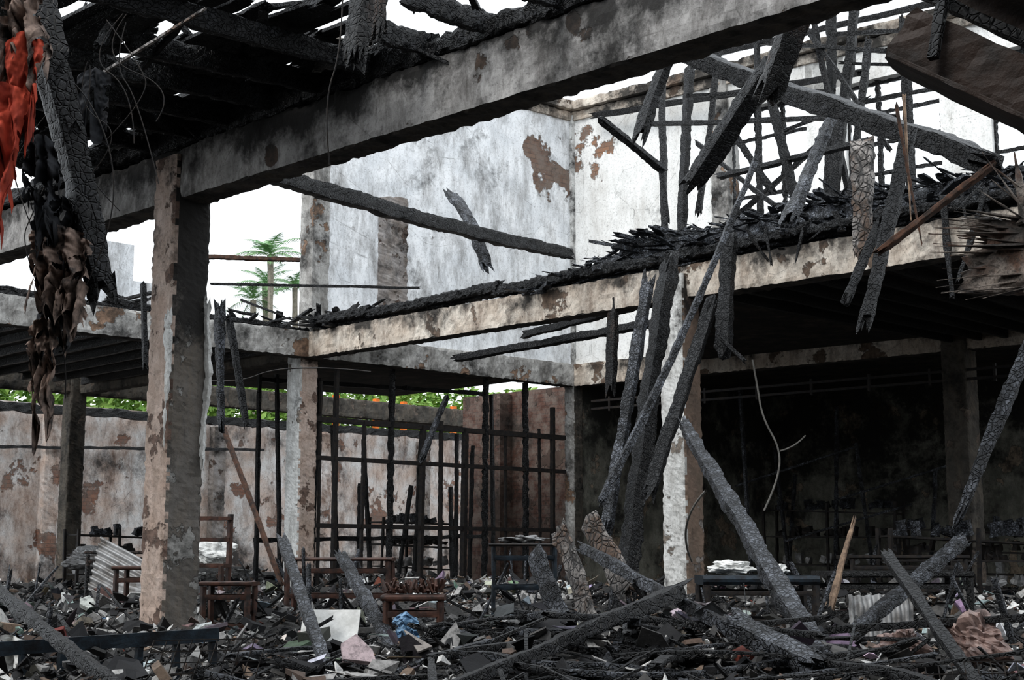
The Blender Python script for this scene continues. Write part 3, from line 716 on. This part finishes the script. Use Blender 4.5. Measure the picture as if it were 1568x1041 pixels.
PAL=[((.02,.02,.022),28),((.06,.058,.056),17),((.14,.135,.13),15),((.34,.33,.32),16),((.62,.61,.59),13),((.85,.85,.83),9),((.13,.09,.07),6),((.26,.19,.14),3),((.12,.2,.3),.5),((.25,.07,.05),.5)]
pc=[c for c,w in PAL for _ in range(int(w*2))]
G=Geo()
def shard(x,y,z,s,col):
    n=R.choice([3,4,4,5,6]);a0=R.uniform(0,6.28);asp=R.uniform(.3,1)
    q=Matrix.Rotation(R.gauss(0,.6),3,'X')@Matrix.Rotation(R.gauss(0,.6),3,'Y');q=Matrix.Rotation(a0,3,'Z')@q
    th=s*R.choice([.03,.04,.08,.2,.4]);b=len(G.v);pts=[]
    for i in range(n):
        a=6.283*i/n+R.uniform(-.3,.3);pts.append((math.cos(a)*s*R.uniform(.6,1.1),math.sin(a)*s*asp*R.uniform(.6,1.1)))
    bz=R.uniform(-.4,.4)
    for k in (-.5,.5):
        for (px,py) in pts: G.v.append(V((x,y,z))+q@V((px,py,k*th+bz*px*px/s)))
    G.face(tuple(b+i for i in range(n))[::-1],0,col);G.face(tuple(b+n+i for i in range(n)),0,col)
    for i in range(n):
        j=(i+1)%n;G.face((b+i,b+j,b+n+j,b+n+i),0,col)
for i in range(34000):
    y=5.8+19*R.random()**1.1 if i<30000 else R.uniform(20,32)
    x=R.uniform(-.42,.42)*y
    s=min(.16,max(.010,math.exp(R.gauss(-3.35,.6))*(.7+y*.03)))
    c=R.choice(pc);k=R.uniform(.7,1.2)
    cl=nz(x*.9,y*.9,33)
    if cl<-.10 and c[0]>.28 and R.random()<.7: c=R.choice(pc[:88])
    c=tuple(min(1,q*k) for q in c)
    shard(x,y,gh(x,y)+R.uniform(0,.09)+s*.25,s,c)
for i in range(560):
    y=R.uniform(8,24);x=R.uniform(-.40,.40)*y
    shard(x,y,gh(x,y)+R.uniform(.04,.22),R.uniform(.06,.16),tuple(q*R.uniform(.6,1) for q in R.choice(pc)))
mk('rubble_pile',G,M_RUB)
G=Geo()
for i in range(900):
    y=5.8+16*R.random()**1.2;x=R.uniform(-.42,.42)*y
    l=R.uniform(.15,.7);w=R.uniform(.008,.035)*(.6+y*.05);a=R.uniform(0,6.28);dz=R.gauss(0,.10)*l*1.6
    z=gh(x,y)+.06+abs(dz)*.5
    dx=math.cos(a)*l/2;dy=math.sin(a)*l/2
    bar(G,(x-dx,y-dy,z-dz),(x+dx,y+dy,z+dz),w,w*R.uniform(.25,1),seg=3,k=2,amp=w*.08,jag=w)
mk('charred_slats_debris',G,CHAR)
for nm,mt,N in (('fallen_lath_heap',CHAR,54),('fallen_lath_heap',CHARG,26)):
    G=Geo()
    for i in range(N):
        x=R.gauss(.5,.9);y=R.uniform(6.8,9.6);l=R.uniform(.7,1.9);w=R.uniform(.03,.075)
        a=R.gauss(.1,.45)+(0 if R.random()<.7 else 1.2);dz=R.gauss(0,.06)*l
        z=gh(x,y)+R.uniform(.04,.14)
        dx=math.cos(a)*l/2;dy=math.sin(a)*l/2
        bar(G,(x-dx,y-dy,z-dz),(x+dx,y+dy,z+dz),w,w*R.uniform(.3,.9),seg=int(l/.03),k=3,amp=w*.09,jag=w*.8,fr=9,round_=.05,bend=R.uniform(-.05,.05),wv=.15)
    mk(nm,G,mt)
G=Geo()
for i in range(56):
    y=R.uniform(10,21);x=R.uniform(-.40,.42)*y;l=R.uniform(.3,1.0);w=R.uniform(.015,.05)
    bar(G,(x,y,gh(x,y)-.05),(x+R.uniform(-.5,.5),y+R.uniform(-.3,.3),gh(x,y)+l*.7),w,w*.7,seg=10,k=2,amp=w*.1,jag=w)
mk('burnt_sticks',G,CHARG)

# ------------------------------------------------------------ vegetation outside
def palm(name,c,r,n=15):
    e=empty(name)
    G=Geo();bar(G,(c[0]+.3,c[1],0),c,.15,.15,seg=20,k=3,amp=.02);o=mk('trunk',G,M_TRUNK);o.parent=e
    G=Geo()
    for i in range(n):
        a=6.283*i/n+R.uniform(-.2,.2);el=R.uniform(.0,1.5);L=r*R.uniform(.8,1.2)
        d=V((math.cos(a),math.sin(a),0));pts=[]
        for k in range(15):
            t=k/14;p=V(c)+d*(L*t*math.cos(el*(1-t*.5)))+V((0,0,L*(math.sin(el)*t-.5*t*t)));pts.append(p)
        sd=d.cross(V((0,0,1)))
        for k in range(1,15):
            p=pts[k];dr=(pts[k]-pts[k-1]).normalized()
            ll=r*.30*math.sin(math.pi*min(1,(k/14)*.85+.12))
            for s in (-1,1):
                for h in (0,.5):
                    p2=p+dr*(h*.07*r);tip=p2+sd*(s*ll)+dr*ll*.6+V((0,0,-ll*.5+R.uniform(-.1,.1)*ll));b=len(G.v)
                    G.v+=[p2,p2+dr*.03*r,tip];G.face((b,b+1,b+2))
        for k in range(14):
            b=len(G.v);G.v+=[pts[k]-sd*.015,pts[k]+sd*.015,pts[k+1]+sd*.01,pts[k+1]-sd*.01];G.face((b,b+1,b+2,b+3))
    o=mk('fronds',G,M_PALM);o.parent=e
palm('palm_tree',(-7.8,45,10.5),1.15,15)
palm('palm_tree',(-8.3,47,9.9),1.1,13)
palm('palm_tree',(-7.3,47,9.8),1.0,12)
palm('palm_tree',(-8.5,46,9.2),1.0,12)
def bush(name,c,r,n):
    G=Geo()
    for i in range(n):
        d=V((R.gauss(0,1),R.gauss(0,1),R.gauss(0,1))).normalized()*R.random()**.35
        p=V((c[0]+d.x*r[0],c[1]+d.y*r[1],c[2]+d.z*r[2]));s=R.uniform(.08,.2)
        q=Matrix.Rotation(R.uniform(0,6),3,'X')@Matrix.Rotation(R.uniform(0,6),3,'Z');b=len(G.v)
        for a in ((-s,0,0),(0,-s*.4,.03),(s,0,0),(0,s*.4,.03)): G.v.append(p+q@V(a))
        G.face((b,b+1,b+2,b+3))
    return mk(name,G,M_LEAF)
for i in range(7):
    t=-9+i*3.4;p=W0+VV*t+V((-2,2,0));bush('garden_shrub',(p.x,p.y,4.7),(2.2,1.4,1.6),2000)
G=Geo()
for t in (1.2,2.2,3.6,4.6,6.5):
    p=W0+VV*t+V((-.6,.6,0));bar(G,(p.x,p.y,0),(p.x,p.y,5.2),.14,.14,seg=4,k=2)
p=W0+VV*1+V((-.6,.6,0));q=W0+VV*7+V((-.6,.6,0));bar(G,(p.x,p.y,5.0),(q.x,q.y,5.0),.14,.2,seg=4,k=2)
mk('orange_steel_frame',G,M_OR)

# ------------------------------------------------------------ light and camera
w=bpy.data.worlds.new('overcast_sky');scene.world=w;w.use_nodes=True
nt=w.node_tree;bg=nt.nodes['Background'];bg.inputs[0].default_value=(.90,.95,1,1);bg.inputs[1].default_value=1.5
sl=bpy.data.lights.new('sun','SUN');sl.energy=1.3;sl.angle=math.radians(25);sl.color=(1,.97,.93)
so=bpy.data.objects.new('sun',sl);so.rotation_euler=V((.55,.5,-.8)).to_track_quat('-Z','Y').to_euler();scene.collection.objects.link(so)
cd=bpy.data.cameras.new('camera');cd.lens=50;cd.sensor_width=36;cd.clip_end=200
co=bpy.data.objects.new('camera',cd);co.location=(0,0,1.0);co.rotation_euler=(math.radians(98.5),0,0);scene.collection.objects.link(co);scene.camera=co
scene.view_settings.view_transform='Standard'
try: scene.view_settings.look='Medium High Contrast'
except Exception: pass
